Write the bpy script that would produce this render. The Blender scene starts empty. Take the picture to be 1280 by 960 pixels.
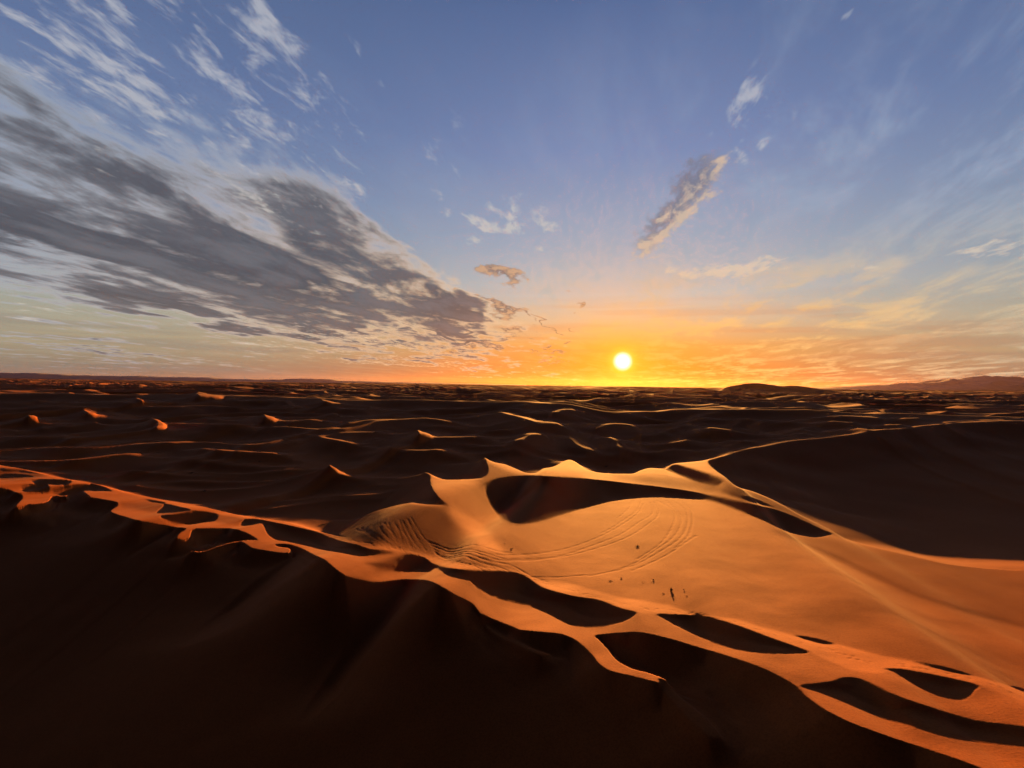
import bpy, bmesh, math, random
import numpy as np
from math import radians, sin, cos, tan, pi
random.seed(7)
scene = bpy.context.scene
col = scene.collection

# ------------------------------------------------------------------ constants
H = 20.0                      # eye height above the basin floor (a low flying viewpoint)
F = 700.0                     # focal length in pixels of a 1280 px wide frame
ROLL = math.atan(0.0128)
CY = 481.0
AZ = math.atan(138.0 / 700.0)     # sun azimuth right of the view axis
EL = radians(2.49)
K = tan(EL)
SA, CA = sin(AZ), cos(AZ)

def project(x, y, z):
    a = x / y * F
    b = -(z - H) / y * F
    return 640 + a * cos(ROLL) - b * sin(ROLL), CY + a * sin(ROLL) + b * cos(ROLL)

# ------------------------------------------------------------------ noise
def _hash(ix, iy, seed):
    h = (ix.astype(np.int64) * 374761393 + iy.astype(np.int64) * 668265263 + seed * 974634777) & 0x7fffffff
    h = ((h ^ (h >> 13)) * 1274126177) & 0x7fffffff
    h = (h ^ (h >> 16)) & 0xffffff
    return h / float(0xffffff)

def gnoise(x, y, seed=0):
    ix = np.floor(x); iy = np.floor(y)
    fx = x - ix; fy = y - iy
    ux = fx * fx * fx * (fx * (fx * 6 - 15) + 10); uy = fy * fy * fy * (fy * (fy * 6 - 15) + 10)
    def g(dx, dy):
        a = _hash(ix + dx, iy + dy, seed) * 2 * pi
        return np.cos(a) * (fx - dx) + np.sin(a) * (fy - dy)
    n0 = g(0, 0) * (1 - ux) + g(1, 0) * ux
    n1 = g(0, 1) * (1 - ux) + g(1, 1) * ux
    return (n0 * (1 - uy) + n1 * uy) * 1.5

# ------------------------------------------------------------------ dune plan
# The sand sea is laid out as a plan of sunlit flanks and hollows; the plan is
# stored at 1 px = 1/700 rad, padded around.
PX0, PY0, PW, PH = -400, 440, 2120, 900
SS = 2
def spline(pts, closed=True, n=6):
    P = np.array(pts, float); m = len(P); out = []
    rng = range(m) if closed else range(m - 1)
    for i in rng:
        if closed:
            p0, p1, p2, p3 = P[i - 1], P[i], P[(i + 1) % m], P[(i + 2) % m]
        else:
            p0, p1, p2, p3 = P[max(i - 1, 0)], P[i], P[i + 1], P[min(i + 2, m - 1)]
        t = np.linspace(0, 1, n, endpoint=False)[:, None]
        tn = 0.42
        m1 = tn * (p2 - p0); m2 = tn * (p3 - p1)
        L = np.linalg.norm(p2 - p1)
        for mm in (m1, m2):
            l = np.linalg.norm(mm)
            if l > L: mm *= L / l
        out.append((2*t**3 - 3*t**2 + 1) * p1 + (t**3 - 2*t**2 + t) * m1 + (-2*t**3 + 3*t**2) * p2 + (t**3 - t**2) * m2)
    if not closed: out.append(P[-1:])
    return np.vstack(out)

def new(v=0.0): return np.full((PH * SS, PW * SS), v, np.float32)
def poly(pts, smooth=True):
    """soft-edged coverage of a polygon -> (slice, mask)"""
    P = spline(pts) if smooth else np.array(pts, float)
    P = (P - [PX0, PY0]) * SS
    x0, y0 = np.floor(P.min(0)).astype(int) - 1; x1, y1 = np.ceil(P.max(0)).astype(int) + 2
    x0 = max(x0, 0); y0 = max(y0, 0); x1 = min(x1, PW * SS); y1 = min(y1, PH * SS)
    m = np.zeros((y1 - y0, x1 - x0), np.float32)
    Q = np.roll(P, -1, 0)
    for yy in range(y0, y1):
        yc = yy + 0.5
        c = (P[:, 1] <= yc) != (Q[:, 1] <= yc)
        if not c.any(): continue
        xs = np.sort(P[c, 0] + (yc - P[c, 1]) / (Q[c, 1] - P[c, 1]) * (Q[c, 0] - P[c, 0]))
        for a, b in zip(xs[::2], xs[1::2]):
            a0 = int(max(math.ceil(a - 0.5), x0)); b0 = int(min(math.floor(b - 0.5), x1 - 1))
            if b0 >= a0: m[yy - y0, a0 - x0:b0 - x0 + 1] = 1
    return (slice(y0, y1), slice(x0, x1)), m
def fill(A, pts, v, smooth=True):
    s, m = poly(pts, smooth); A[s] = A[s] * (1 - m) + v * m
def stroke(pts, w0, w1=None):
    """thin tapering polygon around an open polyline"""
    P = spline(pts, closed=False, n=4); w1 = w0 if w1 is None else w1
    d = np.gradient(P, axis=0); n = np.stack([-d[:, 1], d[:, 0]], 1); n /= np.linalg.norm(n, axis=1)[:, None] + 1e-9
    t = np.linspace(0, 1, len(P)); w = (w0 * (1 - t) + w1 * t) * np.clip(np.minimum(t, 1 - t) * 8, 0.15, 1)
    return np.vstack([P + n * w[:, None] / 2, (P - n * w[:, None] / 2)[::-1]])
def blur(A, r):
    r = int(max(1, r * SS))
    for _ in range(2):
        for ax in (0, 1):
            c = np.cumsum(np.pad(A, [(r + 1, r) if i == ax else (0, 0) for i in (0, 1)], mode='edge').astype(np.float64), axis=ax)
            n = A.shape[ax]
            hi = np.take(c, np.arange(2 * r + 1, 2 * r + 1 + n), axis=ax); lo = np.take(c, np.arange(0, n), axis=ax)
            A = ((hi - lo) / (2 * r + 1)).astype(np.float32)
    return A

LIT = new(0); B = new(0.10); HOL = new(0); SLOPE = new(0); STR = new(0)
def lit(pts, b=None, smooth=True, strong=True):
    fill(LIT, pts, 1, smooth)
    if b is not None: fill(B, pts, b, smooth)
    if strong: fill(STR, pts, 1, smooth)
def dark(pts, smooth=True):
    fill(LIT, pts, 0, smooth); fill(HOL, pts, 1, smooth)

C1 = [(-400,520),(-250,540),(-120,562),(-50,573),(0,581),(30,586),(55,592),(75,597),(88,600),(115,604),(128,607),(160,616),(200,624),(220,627.5),(256,634),(304,645.5),(322,647.5),
      (360,653),(392,662),(420,669.5),(460,677),(500,686),(532,693),(576,704),(610,710),(640,713),(660,718),(686,725),(710,729),(748,740),
      (780,748),(832,756),(860,765),(880,769),(920,775),(960,786),(992,794),(1040,804),(1076,815),(1100,820),(1142,827),(1180,836),(1218,845),(1234,851),
      (1260,857),(1280,864),(1360,886),(1480,925),(1720,1000)]
L1 = [(-400,545),(-250,566),(-120,588),(-50,602),(0,611),(20,616),(28,622),(18,634),(24,637),(34,631),(46,631),(60,627),(66,621),(82,621),(86,619),(100,618),(112,622),(125,624),(145,628),(147,632),(138,640),
      (165,649),(190,655),(215,659),(232,661),(225,665),(220,673),(229,677),(237,671),(241,662),(256,661),(280,661),(294,662),(310,668),(324,676),(338,680),(360,681),
      (376,686),(392,694),(406,701),(420,713),(432,721),(450,726),(464,728.5),(480,728),(504,725),(532,726),(548,732),(568,744),(590,755),(600,767),(620,776),(640,784),(650,788),
      (680,791),(700,793),(716,799),(728,808),(740,820),(748,830),(762,839),(790,846),(815,852),(831,855),(832,849),(808,840),(792,836),(772,826),(760,812),(748,799),(744,795),(760,793),(790,791),
      (810,793),(840,800),(876,811),(900,818),(940,831),(970,844),(994,858),(1008,872),(1030,887),(1064,904),(1114,922),(1164,939),(1200,951),(1224,960),(1300,992),(1400,1040),(1720,1190)]
# the near slope below the ridge
fill(SLOPE, L1 + [(1720,1340),(-400,1340)], 1)
# basin and the ridges behind it
BAS = [(604,569),(612,574),(620,577),(632,579),(644,584),(656,589),(670,590),(678,584),(692,582),(704,575),(712,573),(720,576),(732,584),(750,589),(790,590),(800,586),
       (812,583),(828,583.6),(841,578),(860,576),(880,573.6),(900,568),(916,562),(902,569),(888,576),(890,582),(906,594),(920,606),(940,612),(960,620),(980,630),(1000,642),
       (1020,652),(1040,663),(1062,675),(1125,691),(1187,705),(1250,711.5),(1290,713),(1400,716),(1720,720)]
lit(BAS + C1[::-1][:-24] + [(424,669),(436,658),(462,642),(490,633),(512,629),(530,631),(556,632),(560,631),(550,624),(542,614),(537,604),(536,594),(529,588),(536,590),(546,596),(560,599),(590,598),(603,596),(608,588)], 0.10)
# ridge strip
lit(C1 + L1[::-1], 0.145)
BAND = [(-400,520),(-120,562),(0,581),(75,597),(128,607),(200,624),(256,634),(304,645.5),(360,653),(392,662),(420,669.5),(460,677),(500,686),(532,693),(576,704),(610,710),(640,713),(660,718),(686,725),(710,729),(748,740),
      (780,748),(832,756),(860,765),(880,769),(920,775),(960,786),(992,794),(1040,804),(1100,820),(1142,827),(1218,845),(1280,864),(1480,925),(1720,1000),
      (1720,1016),(1480,940),(1280,877),(1224,857),(1194,849),(1154,841),(1124,836),(1100,842),(1064,838),(1024,821),(1000,810),(960,796),(920,781),(886,771),(874,769.6),(840,768),
      (796,766),(778,761),(760,754),(744,749),(720,746),(700,741),(678,734),(656,720),(640,715),(620,713.6),(596,713),(576,712),(556,709),(540,704),(532,698),(520,694),(500,691),(480,688),(460,686),
      (446,681),(420,674.5),(392,664.5),(360,657),(322,649.5),(304,649),(272,643),(240,638),(220,633),(200,627.5),(160,618),(137,612),(75,599),(0,584),(-120,566),(-400,524)]
fill(B, BAND, 0.20)
# ---- tone differences of the basin
def tone(pts, v, r):
    m = new(0); fill(m, pts, 1); m = blur(m, r); B[...] = B * (1 - m) + v * m
tone([(400,640),(470,632),(520,632),(556,634),(570,650),(580,690),(560,700),(500,684),(400,664)], 0.030, 7)
tone([(400,636),(455,630),(480,650),(470,684),(400,664)], 0.006, 6)
tone([(566,632),(590,646),(612,668),(630,692),(606,688),(584,664),(562,642)], 0.17, 4)
tone([(534,592),(560,600),(592,600),(600,640),(580,640),(556,622),(540,604)], 0.13, 4)
tone([(600,575),(640,590),(690,596),(640,604),(600,600)], 0.055, 4)
tone([(606,570),(632,579),(656,589),(640,590),(616,580)], 0.13, 1.5)
tone([(676,586),(712,573),(740,589),(700,590)], 0.13, 2)
tone([(760,595),(830,596),(900,606),(960,630),(900,618),(800,604)], 0.05, 3)
tone([(845,579),(880,574),(890,584),(910,600),(880,590)], 0.10, 2)
tone([(905,606),(960,622),(1010,648),(1060,674),(1010,655),(960,634)], 0.035, 2)
tone([(940,655),(1010,672),(1290,713),(1720,720),(1720,900),(1290,787),(1187,759),(1094,723),(1010,683)], 0.078, 4)
tone([(960,662),(985,668),(1012,680),(1050,696),(1097,719),(1144,740),(1190,755),(1290,783),(1290,788),(1187,760),(1141,746),(1094,725),(1047,702),(1010,684)], 0.042, 1.5)
tone([(900,640),(980,672),(1094,726),(1187,763),(1290,790),(1290,806),(1187,778),(1094,742),(980,690)], 0.112, 7)
tone([(640,690),(760,690),(900,700),(1000,740),(1000,790),(860,760),(700,725)], 0.115, 10)
tone([(150,628),(200,629),(205,633),(192,641),(170,637),(152,634)], 0.08, 1.5)
tone([(0,584),(60,592),(40,598),(0,600)], 0.05, 1)
tone([(268,644),(304,649),(298,656),(268,652)], 0.10, 1)
# ---- hollows and cast shade
BOWL = [(607,606),(620,599),(636,596.5),(660,594.5),(696,596.5),(730,598.5),(760,601.5),(790,605),(824,609),(860,614),(890,620),(920,626),(956,634),(970,637.5),(990,645),(1010,654),(1030,663),(1042,668),
        (1020,672),(1004,670),(984,665),(964,656),(940,646),(920,638),(890,627),(860,624),(820,622),(786,624),(760,628),(730,636),(700,645),(680,651),(660,655),(644,655),(630,650),(620,642),(612,630),(607,618)]
dark(BOWL)
dark([(828,585),(841,580),(860,585),(880,591),(898,598),(904,603),(894,608),(870,603),(850,595)])
dark([(898,612),(920,618),(944,623.5),(968,635),(940,628),(915,621)])
HOLS = [
 [(25,610),(30,606),(44,605),(58,606),(63,611),(58,616),(44,617),(30,615)],
 [(38,600),(60,599),(86,600.5),(89,603),(80,606),(60,606),(42,604)],
 [(65,616),(75,611),(90,607),(105,605.5),(127,609),(140,614),(122,614),(104,614),(112,622),(88,619),(75,620)],
 [(0,593),(25,593),(42,596),(20,597),(0,598)],
 [(0,585.5),(28,588),(50,593),(28,591),(0,589)],
 [(112,604.5),(128,608),(137,613),(120,611)],
 [(181,624),(205,628),(206,630),(188,628)],
 [(200,645),(218,643),(238,640.5),(240,638.5),(256,640),(272,643.5),(268,651),(256,653),(236,656),(215,655)],
 [(196,641.5),(203,634),(206,630),(225,634),(238,637.5),(218,640.5)],
 [(304,649.5),(322,649.5),(360,657),(392,664.5),(420,675),(446,681.5),(460,686.5),(480,688.5),(494,692),(470,695),(450,696),(430,692),(400,687),(380,682),(360,678),(344,675),(334,668),(330,659),(326,654),(312,657),(300,657)],
 [(508,693),(520,694.5),(532,698.5),(540,704.5),(556,709.5),(576,712.5),(596,713.5),(620,714),(640,715.5),(656,720.5),(678,734.5),(700,741.5),(720,746.5),(744,749.5),(760,754.5),(778,761.5),(796,766),(788,773),(780,777),(760,783),
  (740,785),(716,783),(700,776),(680,766),(660,758),(640,754),(626,750),(610,744),(594,734),(588,728),(560,720),(544,711),(536,715.5),(520,715.5),(500,716),(486,714),(470,709),(452,704),(470,704.5),(494,706.5),(490,703),(496,698)],
 [(820,768),(840,768.5),(874,770),(886,771.5),(920,781.5),(960,796.5),(1000,810.5),(1012,816),(992,818),(972,818),(950,817),(920,813),(890,804),(860,790),(842,781),(828,773)],
 [(1000,857),(1020,854.5),(1040,852),(1054,847.5),(1070,847.5),(1088,854),(1114,867),(1144,878),(1184,891),(1224,902),(1280,909),(1360,925),(1480,955),(1480,975),(1360,950),(1280,935),(1244,931),(1204,926),(1174,920),(1134,907),(1104,899),(1064,882),(1030,868),(1008,861)],
 [(1104,836.5),(1124,836.5),(1154,841.5),(1194,849.5),(1224,857.5),(1218,864),(1212,872),(1196,876),(1170,870),(1148,860),(1128,848),(1116,840)],
 [(859,764),(870,767),(881,770),(870,769)],
 [(992,794.5),(1020,798.5),(1044,805.5),(1032,806.5),(1010,801)],
 [(1142,827.5),(1180,834),(1218,845),(1195,842),(1165,835)],
 [(1261,857.5),(1278,861),(1300,869),(1280,865)],
 [(660,719.5),(674,723),(688,726.5),(674,724.5)],
]
for h in HOLS: dark(h)
# ---- lit flanks standing in the shade
for pts, b in [
 ([(300,676.5),(314,675),(332,677),(348,683),(363,686),(360,692),(346,691),(332,689),(316,686),(306,680)], .12)]:
    lit(pts, b)
for pts, w, b in [
 ([(236,688),(252,690),(270,684),(288,679),(302,676.5)], 1.6, .06),
 ([(194,642),(218,641.5),(238,639)], 1.2, .07),
 ([(0,600),(-60,590),(-140,570)], 3, .1),
 ([(512,629),(530,631.2),(556,633)], 2, .15)]:
    lit(stroke(pts, w), b, smooth=False)
# ---- flanks and crest lines of the middle distance
for pts, b in [
 ([(186,521),(198,523),(208,530),(204,533),(190,534),(195,529)], .13),
 ([(32,517.5),(40,517),(49,520),(44,522),(34,522)], .10),
 ([(104,510),(111,513),(121,514),(114,516),(107,515)], .09),
 ([(245,485),(252,487),(262,490),(278,491.5),(274,495),(258,495),(246,493)], .09),
 ([(328,516),(335,518),(346,521),(340,523),(330,522)], .11),
 ([(520,534),(528,538),(541,542),(530,544),(522,543)], .12),
 ([(411,579),(417,582),(423,586),(416,587),(411,584)], .11),
 ([(168,494),(175,496),(182,498.5),(176,498.5)], .09),
 ([(400,496),(408,498),(416,500),(408,500.5)], .09)]:
    lit(pts, b)
for pts, w, b in [
 ([(-200,561),(0,558.5),(60,556),(120,554),(190,549.5),(250,547.5),(300,551),(330,550),(352,545),(372,537)], 1.3, .025),
 ([(-200,540),(-60,541),(0,542),(60,542.5),(110,544)], 1.6, .05),
 ([(250,556),(290,560),(350,562.5)], 1.0, .03),
 ([(-200,575),(0,574.5),(50,574),(100,571),(140,566),(170,562)], 1.2, .025),
 ([(100,543.5),(140,538),(185,533),(205,530)], 1.0, .02),
 ([(208,525),(256,526.5),(298,526),(312,528)], 1.0, .03),
 ([(346,522),(370,522),(392,520)], .9, .025),
 ([(376,536.5),(392,539),(420,537),(476,534)], 1.2, .045),
 ([(396,540),(420,546),(441,550.5)], 1.8, .03),
 ([(340,529),(370,531),(396,533.5),(440,531),(470,523),(520,519),(560,522)], 1.3, .02),
 ([(541,542),(560,541.5),(600,540)], 1.0, .03),
 ([(482,550),(500,556),(530,557.5),(550,556)], 1.0, .022),
 ([(430,526),(470,521),(500,519)], 1.0, .02),
 ([(624,511),(650,518),(672,525),(700,526)], 1.5, .03),
 ([(646,546),(664,539),(678,537)], 1.1, .03),
 ([(712,541),(722,551),(735,558)], 1.2, .035),
 ([(762,543),(770,549),(776,556)], 1.8, .045),
 ([(836,549),(848,547),(860,544)], 1.5, .05),
 ([(742,531),(770,527),(790,529),(800,536)], 1.1, .03),
 ([(690,511),(706,509),(720,509)], 1.4, .03),
 ([(884,531),(900,533),(914,534)], 1.4, .04),
 ([(1036,523),(1060,524),(1070,523.5)], 1.4, .04),
 ([(1070,532),(1080,533),(1088,535)], 1.2, .05),
 ([(1104,526),(1118,527),(1128,526)], 1.4, .045),
 ([(1128,520),(1140,520),(1150,519)], 1.2, .045),
 ([(1180,524.5),(1210,522),(1250,521),(1280,520)], 1.0, .03),
 ([(920,561),(940,556),(990,547.5),(1060,540),(1087,535.5),(1156,528.5),(1219,524.5),(1280,523),(1400,521),(1700,520)], 1.0, .015),
 ([(1030,518),(1060,517),(1100,519)], 1.0, .02),
]:
    lit(stroke(pts, w), b * 0.3, smooth=False, strong=(b >= 0.1))
# ---- skirts below the ridge that just catch the light
fill(LIT, [(822,848),(845,857),(880,885),(902,914),(886,916),(858,892),(833,866)], 0.31); fill(B, [(836,852),(860,860),(890,885),(915,918),(886,922),(850,895),(833,866)], 0.02)
fill(LIT, [(606,776),(640,790),(668,800),(690,806),(676,814),(650,804),(620,792)], 0.31)
# ---- broad shaded faces
RF = [(916,562),(940,556.5),(990,548.5),(1060,541),(1087,536.5),(1156,529.5),(1219,525.5),(1280,524),(1400,522),(1720,521),(1720,720),(1290,713),(1187,705),(1062,675),(1000,642),(940,612),(906,594),(888,578)]
fill(HOL, RF, 1)
fill(HOL, [(529,589),(536,594),(537,604),(542,614),(550,624),(560,631),(530,630),(505,627),(470,628),(490,610)], 1)
LITS = np.clip(LIT, 0, 1); BS = blur(B, 0.8); HOLS_ = blur(HOL, 2); SLP = SLOPE; STRB = blur(STR, 1.5)

def samp(A, px, py):
    x = np.clip((px - PX0) * SS - 0.5, 0, PW * SS - 1.001); y = np.clip((py - PY0) * SS - 0.5, 0, PH * SS - 1.001)
    ix = x.astype(np.int32); iy = y.astype(np.int32); fx = (x - ix).astype(np.float32); fy = (y - iy).astype(np.float32)
    return (A[iy, ix] * (1 - fx) + A[iy, ix + 1] * fx) * (1 - fy) + (A[iy + 1, ix] * (1 - fx) + A[iy + 1, ix + 1] * fx) * fy

# ------------------------------------------------------------------ fan grid
NU = 1720
U = np.linspace(-1.60, 0.95, NU)
DU = U[1] - U[0]
rows = [14.0]
while rows[-1] < 420: 
    r = rows[-1]; rows.append(r + min(0.0036 * r, r * r / (F * 18) * 1.15))
RM = len(rows)                                    # rows inside the planned part
while rows[-1] < 34000:
    r = rows[-1]; rows.append(r * (1 + min(0.011, 0.0036 + 0.00004 * (len(rows) - RM))))
R = np.array(rows); NR = len(R)

M0s = [-400, -150, -98, -60, -31, -22, -12, -5, 12, 40, 100, 400]
M0v = [-1.0, -1.0, -0.8, -0.5, -0.4, -1.6, -4.3, -5.3, -5.4, -4.2, -3.5, -3.0]
def cubic(A, x):
    i = np.clip(np.floor(x).astype(int), 1, len(A) - 3); f = np.clip(x - i, -1, 2)
    a, b, c, d = A[i - 1], A[i], A[i + 1], A[i + 2]
    return b + 0.5 * f * (c - a + f * (2 * a - 5 * b + 4 * c - d + f * (3 * (b - c) + d - a)))
def lin(A, x):
    x = np.clip(x, 0, len(A) - 1.001); i = x.astype(int); f = x - i
    return A[i] * (1 - f) + A[i + 1] * f

M = np.zeros((RM, NU)); LT = np.zeros((RM, NU), np.float32); HO = np.zeros((RM, NU), np.float32); SL = np.zeros((RM, NU), np.float32); ST = np.zeros((RM, NU), np.float32)
DUP = np.zeros((RM, NU)); DDN = np.zeros((RM, NU))
_s = np.arange(-420, 420, 1.0); _m = np.interp(_s, M0s, M0v); _k = np.exp(-np.arange(-18, 19) ** 2 / 72.0); _k /= _k.sum()
_m = np.convolve(np.pad(_m, 18, mode='edge'), _k, 'valid')
ms = np.interp(U * R[RM - 1], _s, _m)
Mprev = ms; dup = np.full(NU, 200.0); zs = ms - 20.0; ZS = np.zeros((RM, NU))
X_ = lambda u, r: u * r * CA + r * SA
Y_ = lambda u, r: -u * r * SA + r * CA
_u, _r = np.meshgrid(U, R[:RM]); _x, _y = X_(_u, _r), Y_(_u, _r)
BN = np.clip(0.55 * gnoise(_x / 5.5, _y / 4.0, 91) + 0.30 * gnoise(_x / 1.7, _y / 1.3, 92), -0.5, 0.6) * np.interp(_r, [30, 44, 62, 120], [0.75, 0.50, 0.22, 0.15])
for j in range(RM - 1, -1, -1):
    r = R[j]
    if j < RM - 1:
        rp = R[j + 1]; xi = (U * r / rp - U[0]) / DU
        Mprev = cubic(Mprev, xi); dup = lin(dup, xi); zs = lin(zs, xi); dr = rp - r
    else: dr = 0.0
    z = Mprev + K * r
    px, py = project(X_(U, r), np.maximum(Y_(U, r), 1), z)
    l = samp(LITS, px, py); l = np.clip((l - 0.25) / 0.5, 0, 1) * ((px > -390) & (px < 1700))
    b = samp(BS, px, py)
    LT[j] = l; ST[j] = samp(STRB, px, py); HO[j] = samp(HOLS_, px, py); SL[j] = samp(SLP, px, py)
    if r < 130: b = b * (1 + BN[j])
    Mprev = Mprev + l * b * dr
    q = np.pad(Mprev, 3, mode='edge'); wd = 0.05 * np.clip(l * 0.9 + 0.1, 0, 1); Mprev = (1 - 2 * wd) * Mprev + wd * (q[:-6] + q[6:])
    dup = (1 - l) * (dup + dr)
    for st in (27, 9, 3, 1):
        q = np.pad(dup, st, mode='edge'); dup = np.minimum(dup, np.minimum(q[:-2 * st], q[2 * st:]) + DU * r * st * 1.15)
    M[j] = Mprev; DUP[j] = dup
    if r < 110:
        zs = zs - (0.34 + 0.42 * np.exp(-dup / 1.6)) * dr
        for st in (1, 2, 5, 11, 23, 47):
            q = np.pad(zs, st, mode='edge'); zb = 0.25 * q[:-2 * st] + 0.5 * zs + 0.25 * q[2 * st:]
            wgt = np.clip(dup * (1.2 / st if st < 20 else 0.12 if st < 40 else 0.06), 0, 1) * (0.4 if st > 2 else 0.6)
            zs = zs * (1 - wgt) + zb * wgt
        zs = l * Mprev + (1 - l) * zs
        for st in (27, 9, 3, 1):
            q = np.pad(zs, st, mode='edge'); zs = np.maximum(zs, np.maximum(q[:-2 * st], q[2 * st:]) - DU * r * st * 0.8)
        zs = l * Mprev + (1 - l) * np.minimum(zs, Mprev - 0.02 - 0.3 * np.minimum(dup, 2))
    else: zs = Mprev - 0.3 * np.minimum(dup, 12)
    ZS[j] = zs
ddn = np.full(NU, 1000.0)
for j in range(RM):
    r = R[j]
    if j > 0:
        rp = R[j - 1]; xi = (U * r / rp - U[0]) / DU
        ddn = lin(ddn, xi); ddn = (1 - LT[j]) * (ddn + r - rp)
        for st in (27, 9, 3, 1):
            q = np.pad(ddn, st, mode='edge'); ddn = np.minimum(ddn, np.minimum(q[:-2 * st], q[2 * st:]) + DU * r * st * 1.15)
    DDN[j] = ddn
# ------------------------------------------------------------------ hollows between the flanks
def ublur(A, n):
    for _ in range(n):
        A = np.pad(A, ((0, 0), (1, 1)), mode='edge'); A = 0.25 * A[:, :-2] + 0.5 * A[:, 1:-1] + 0.25 * A[:, 2:]
    return A
def rblur(A, n):
    for _ in range(n):
        A = np.pad(A, ((1, 1), (0, 0)), mode='edge'); A = 0.25 * A[:-2] + 0.5 * A[1:-1] + 0.25 * A[2:]
    return A
UU, RR = np.meshgrid(U, R)
XX = X_(UU, RR); YY = Y_(UU, RR)
def smin(a, b, p): return 1.0 / (1.0 / np.maximum(a, 1e-4) ** p + 1.0 / np.maximum(b, 1e-4) ** p) ** (1.0 / p)

# free dunes: warped ridges, sharp crests
def dunes(x, y, lam, seed, warp=0.35):
    wx = gnoise(x / (lam * 2.1), y / (lam * 1.6), seed + 5) * lam * warp * 2
    wy = gnoise(x / (lam * 1.7) + 9, y / (lam * 1.4), seed + 6) * lam * warp * 2
    n = gnoise((x + wx) / (lam * 1.7), (y + wy - 0.16 * x) / lam, seed)
    r = 1 - np.abs(n) * 1.9
    m = gnoise(x / (lam * 3.1) + 4, y / (lam * 2.7), seed + 9)
    return np.clip(r, 0, 1) ** 1.25 * (0.82 + 0.4 * m)

Rm = R[:RM]; rr = RR[:RM]
xm, ym = XX[:RM], YY[:RM]
ell = DUP + DDN
dup = ublur(DUP, 10); ddn = ublur(np.minimum(DDN, 260), 6)
far = np.clip((rr - 95) / 70, 0, 1)
# planned hollows
hcap = 0.16 * np.minimum(ell, 60) ** 0.95
ddn_s = ddn * ddn / (ddn + np.interp(rr, [45, 60], [0.55, 0.16]) * np.minimum(ell, 25) + 0.02)
D_h = smin(smin(0.50 * dup, 0.26 * ddn_s, 2.0), hcap, 2.0)
# near slope: falls away for good
Mm = ublur(rblur(M, 2), 3)
wq = np.clip((DUP - 0.8) / 7, 0, 0.85) * SL
ZQ = ZS.copy()
for st in [9] * 10 + [21] * 8 + [9] * 4:
    q = np.pad(ZQ, ((0, 0), (st, st)), mode='edge'); ZQ = ZQ * (1 - wq) + wq * (0.25 * q[:, :-2 * st] + 0.5 * ZQ + 0.25 * q[:, 2 * st:])
ZQ = np.where(SL > 0.5, np.minimum(ZQ, Mm - np.clip(0.15 * DUP + 0.1, 0, 1.5)), ZQ)
w2 = np.clip((DUP - 2.0) / 5, 0, 1) * (SL > 0.5)
for st in [9, 17, 27] * 6:
    q = np.pad(ZQ, ((0, 0), (st, st)), mode='edge'); ZQ = ZQ * (1 - w2) + w2 * (0.25 * q[:, :-2 * st] + 0.5 * ZQ + 0.25 * q[:, 2 * st:])
    ZQ = ZQ * (1 - w2) + w2 * rblur(ZQ, 2)
    ZQ = np.where(SL > 0.5, np.minimum(ZQ, Mm - np.clip(0.2 * DUP + 0.1, 0, 2.0)), ZQ)
D_s = (Mm - ZQ) + (0.06 * gnoise(xm / 9.0, ym / 7.0, 31) + 0.05 * gnoise(xm / 3.1, ym / 2.6, 32)) * np.clip(dup / 5, 0, 1)
# free dunes of the middle ground
pr = dunes(xm, ym, 34.0, 3) * 0.75 + dunes(xm, ym, 15.0, 17) * 0.25
free = 5.2 * (1.02 - np.clip(pr * 1.25, 0, 1.0))
free = free * (0.25 + 0.75 * np.clip((rr - 60) / 90, 0, 1))
kk = np.clip((rr - 80) / 40, 0, 1)
D_f = smin(smin((0.42 - 0.10 * kk) * dup, (0.42 - 0.24 * kk) * ddn, 2.0), free + 0.35, 2.5)
wl = np.clip(HO * 1.2, 0, 1); ws = SL
D = D_f * (1 - wl) + D_h * wl
D = D * (1 - ws) + D_s * ws
nl = 1 - LT
D = D * nl
for _ in range(3):
    D = rblur(ublur(D, 1), 1) * np.clip(nl * 3, 0, 1)
bw = np.clip(HO, 0, 1) * np.clip((rr - 55) / 15, 0, 1)          # the wide bowl and the big faces are swept smooth
for _ in range(14):
    D = D * (1 - bw) + bw * rblur(ublur(D, 3), 3) * np.clip(nl * 3, 0, 1)
D = D + (1.0 + 0.5 * gnoise(xm / 23, ym / 17, 66)) * (1 - ST) * np.clip((rr - 78) / 50, 0, 1)
sm = UU[:RM] * rr                                             # a long higher dune chain, added to shade the hollow ground before it
r0 = 300 + 26 * gnoise(sm / 130, 0 * sm + .5, 81) + 9 * gnoise(sm / 41, 0 * sm + 3.5, 82)
gch = np.exp(-np.abs((rr - r0) / 17) ** 1.5)
D = D * (1 - gch) + gch * (0.75 + 0.9 * np.clip(gnoise(sm / 24, rr / 40, 83), -0.1, 1))
wr = (1 - ST) * np.clip((rr - 85) / 30, 0, 1) * 0.85      # blown-over, rounded crests farther out
for _ in range(5):
    q = np.pad(D, ((2, 2), (0, 0)), mode='edge'); D = D * (1 - wr) + wr * (0.25 * q[:-4] + 0.5 * D + 0.25 * q[4:])
    D = D * (1 - wr) + wr * ublur(D, 2)
ceil_ = Mm + K * rr
cap = 14.5 + 0 * rr
S = np.where(rr > 150, smin(np.maximum(ceil_, .5), cap, 6.0), ceil_)
w = np.clip((rr - 120) / 60, 0, 1); S = ceil_ * (1 - w) + S * w
Zm = S - D
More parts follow.
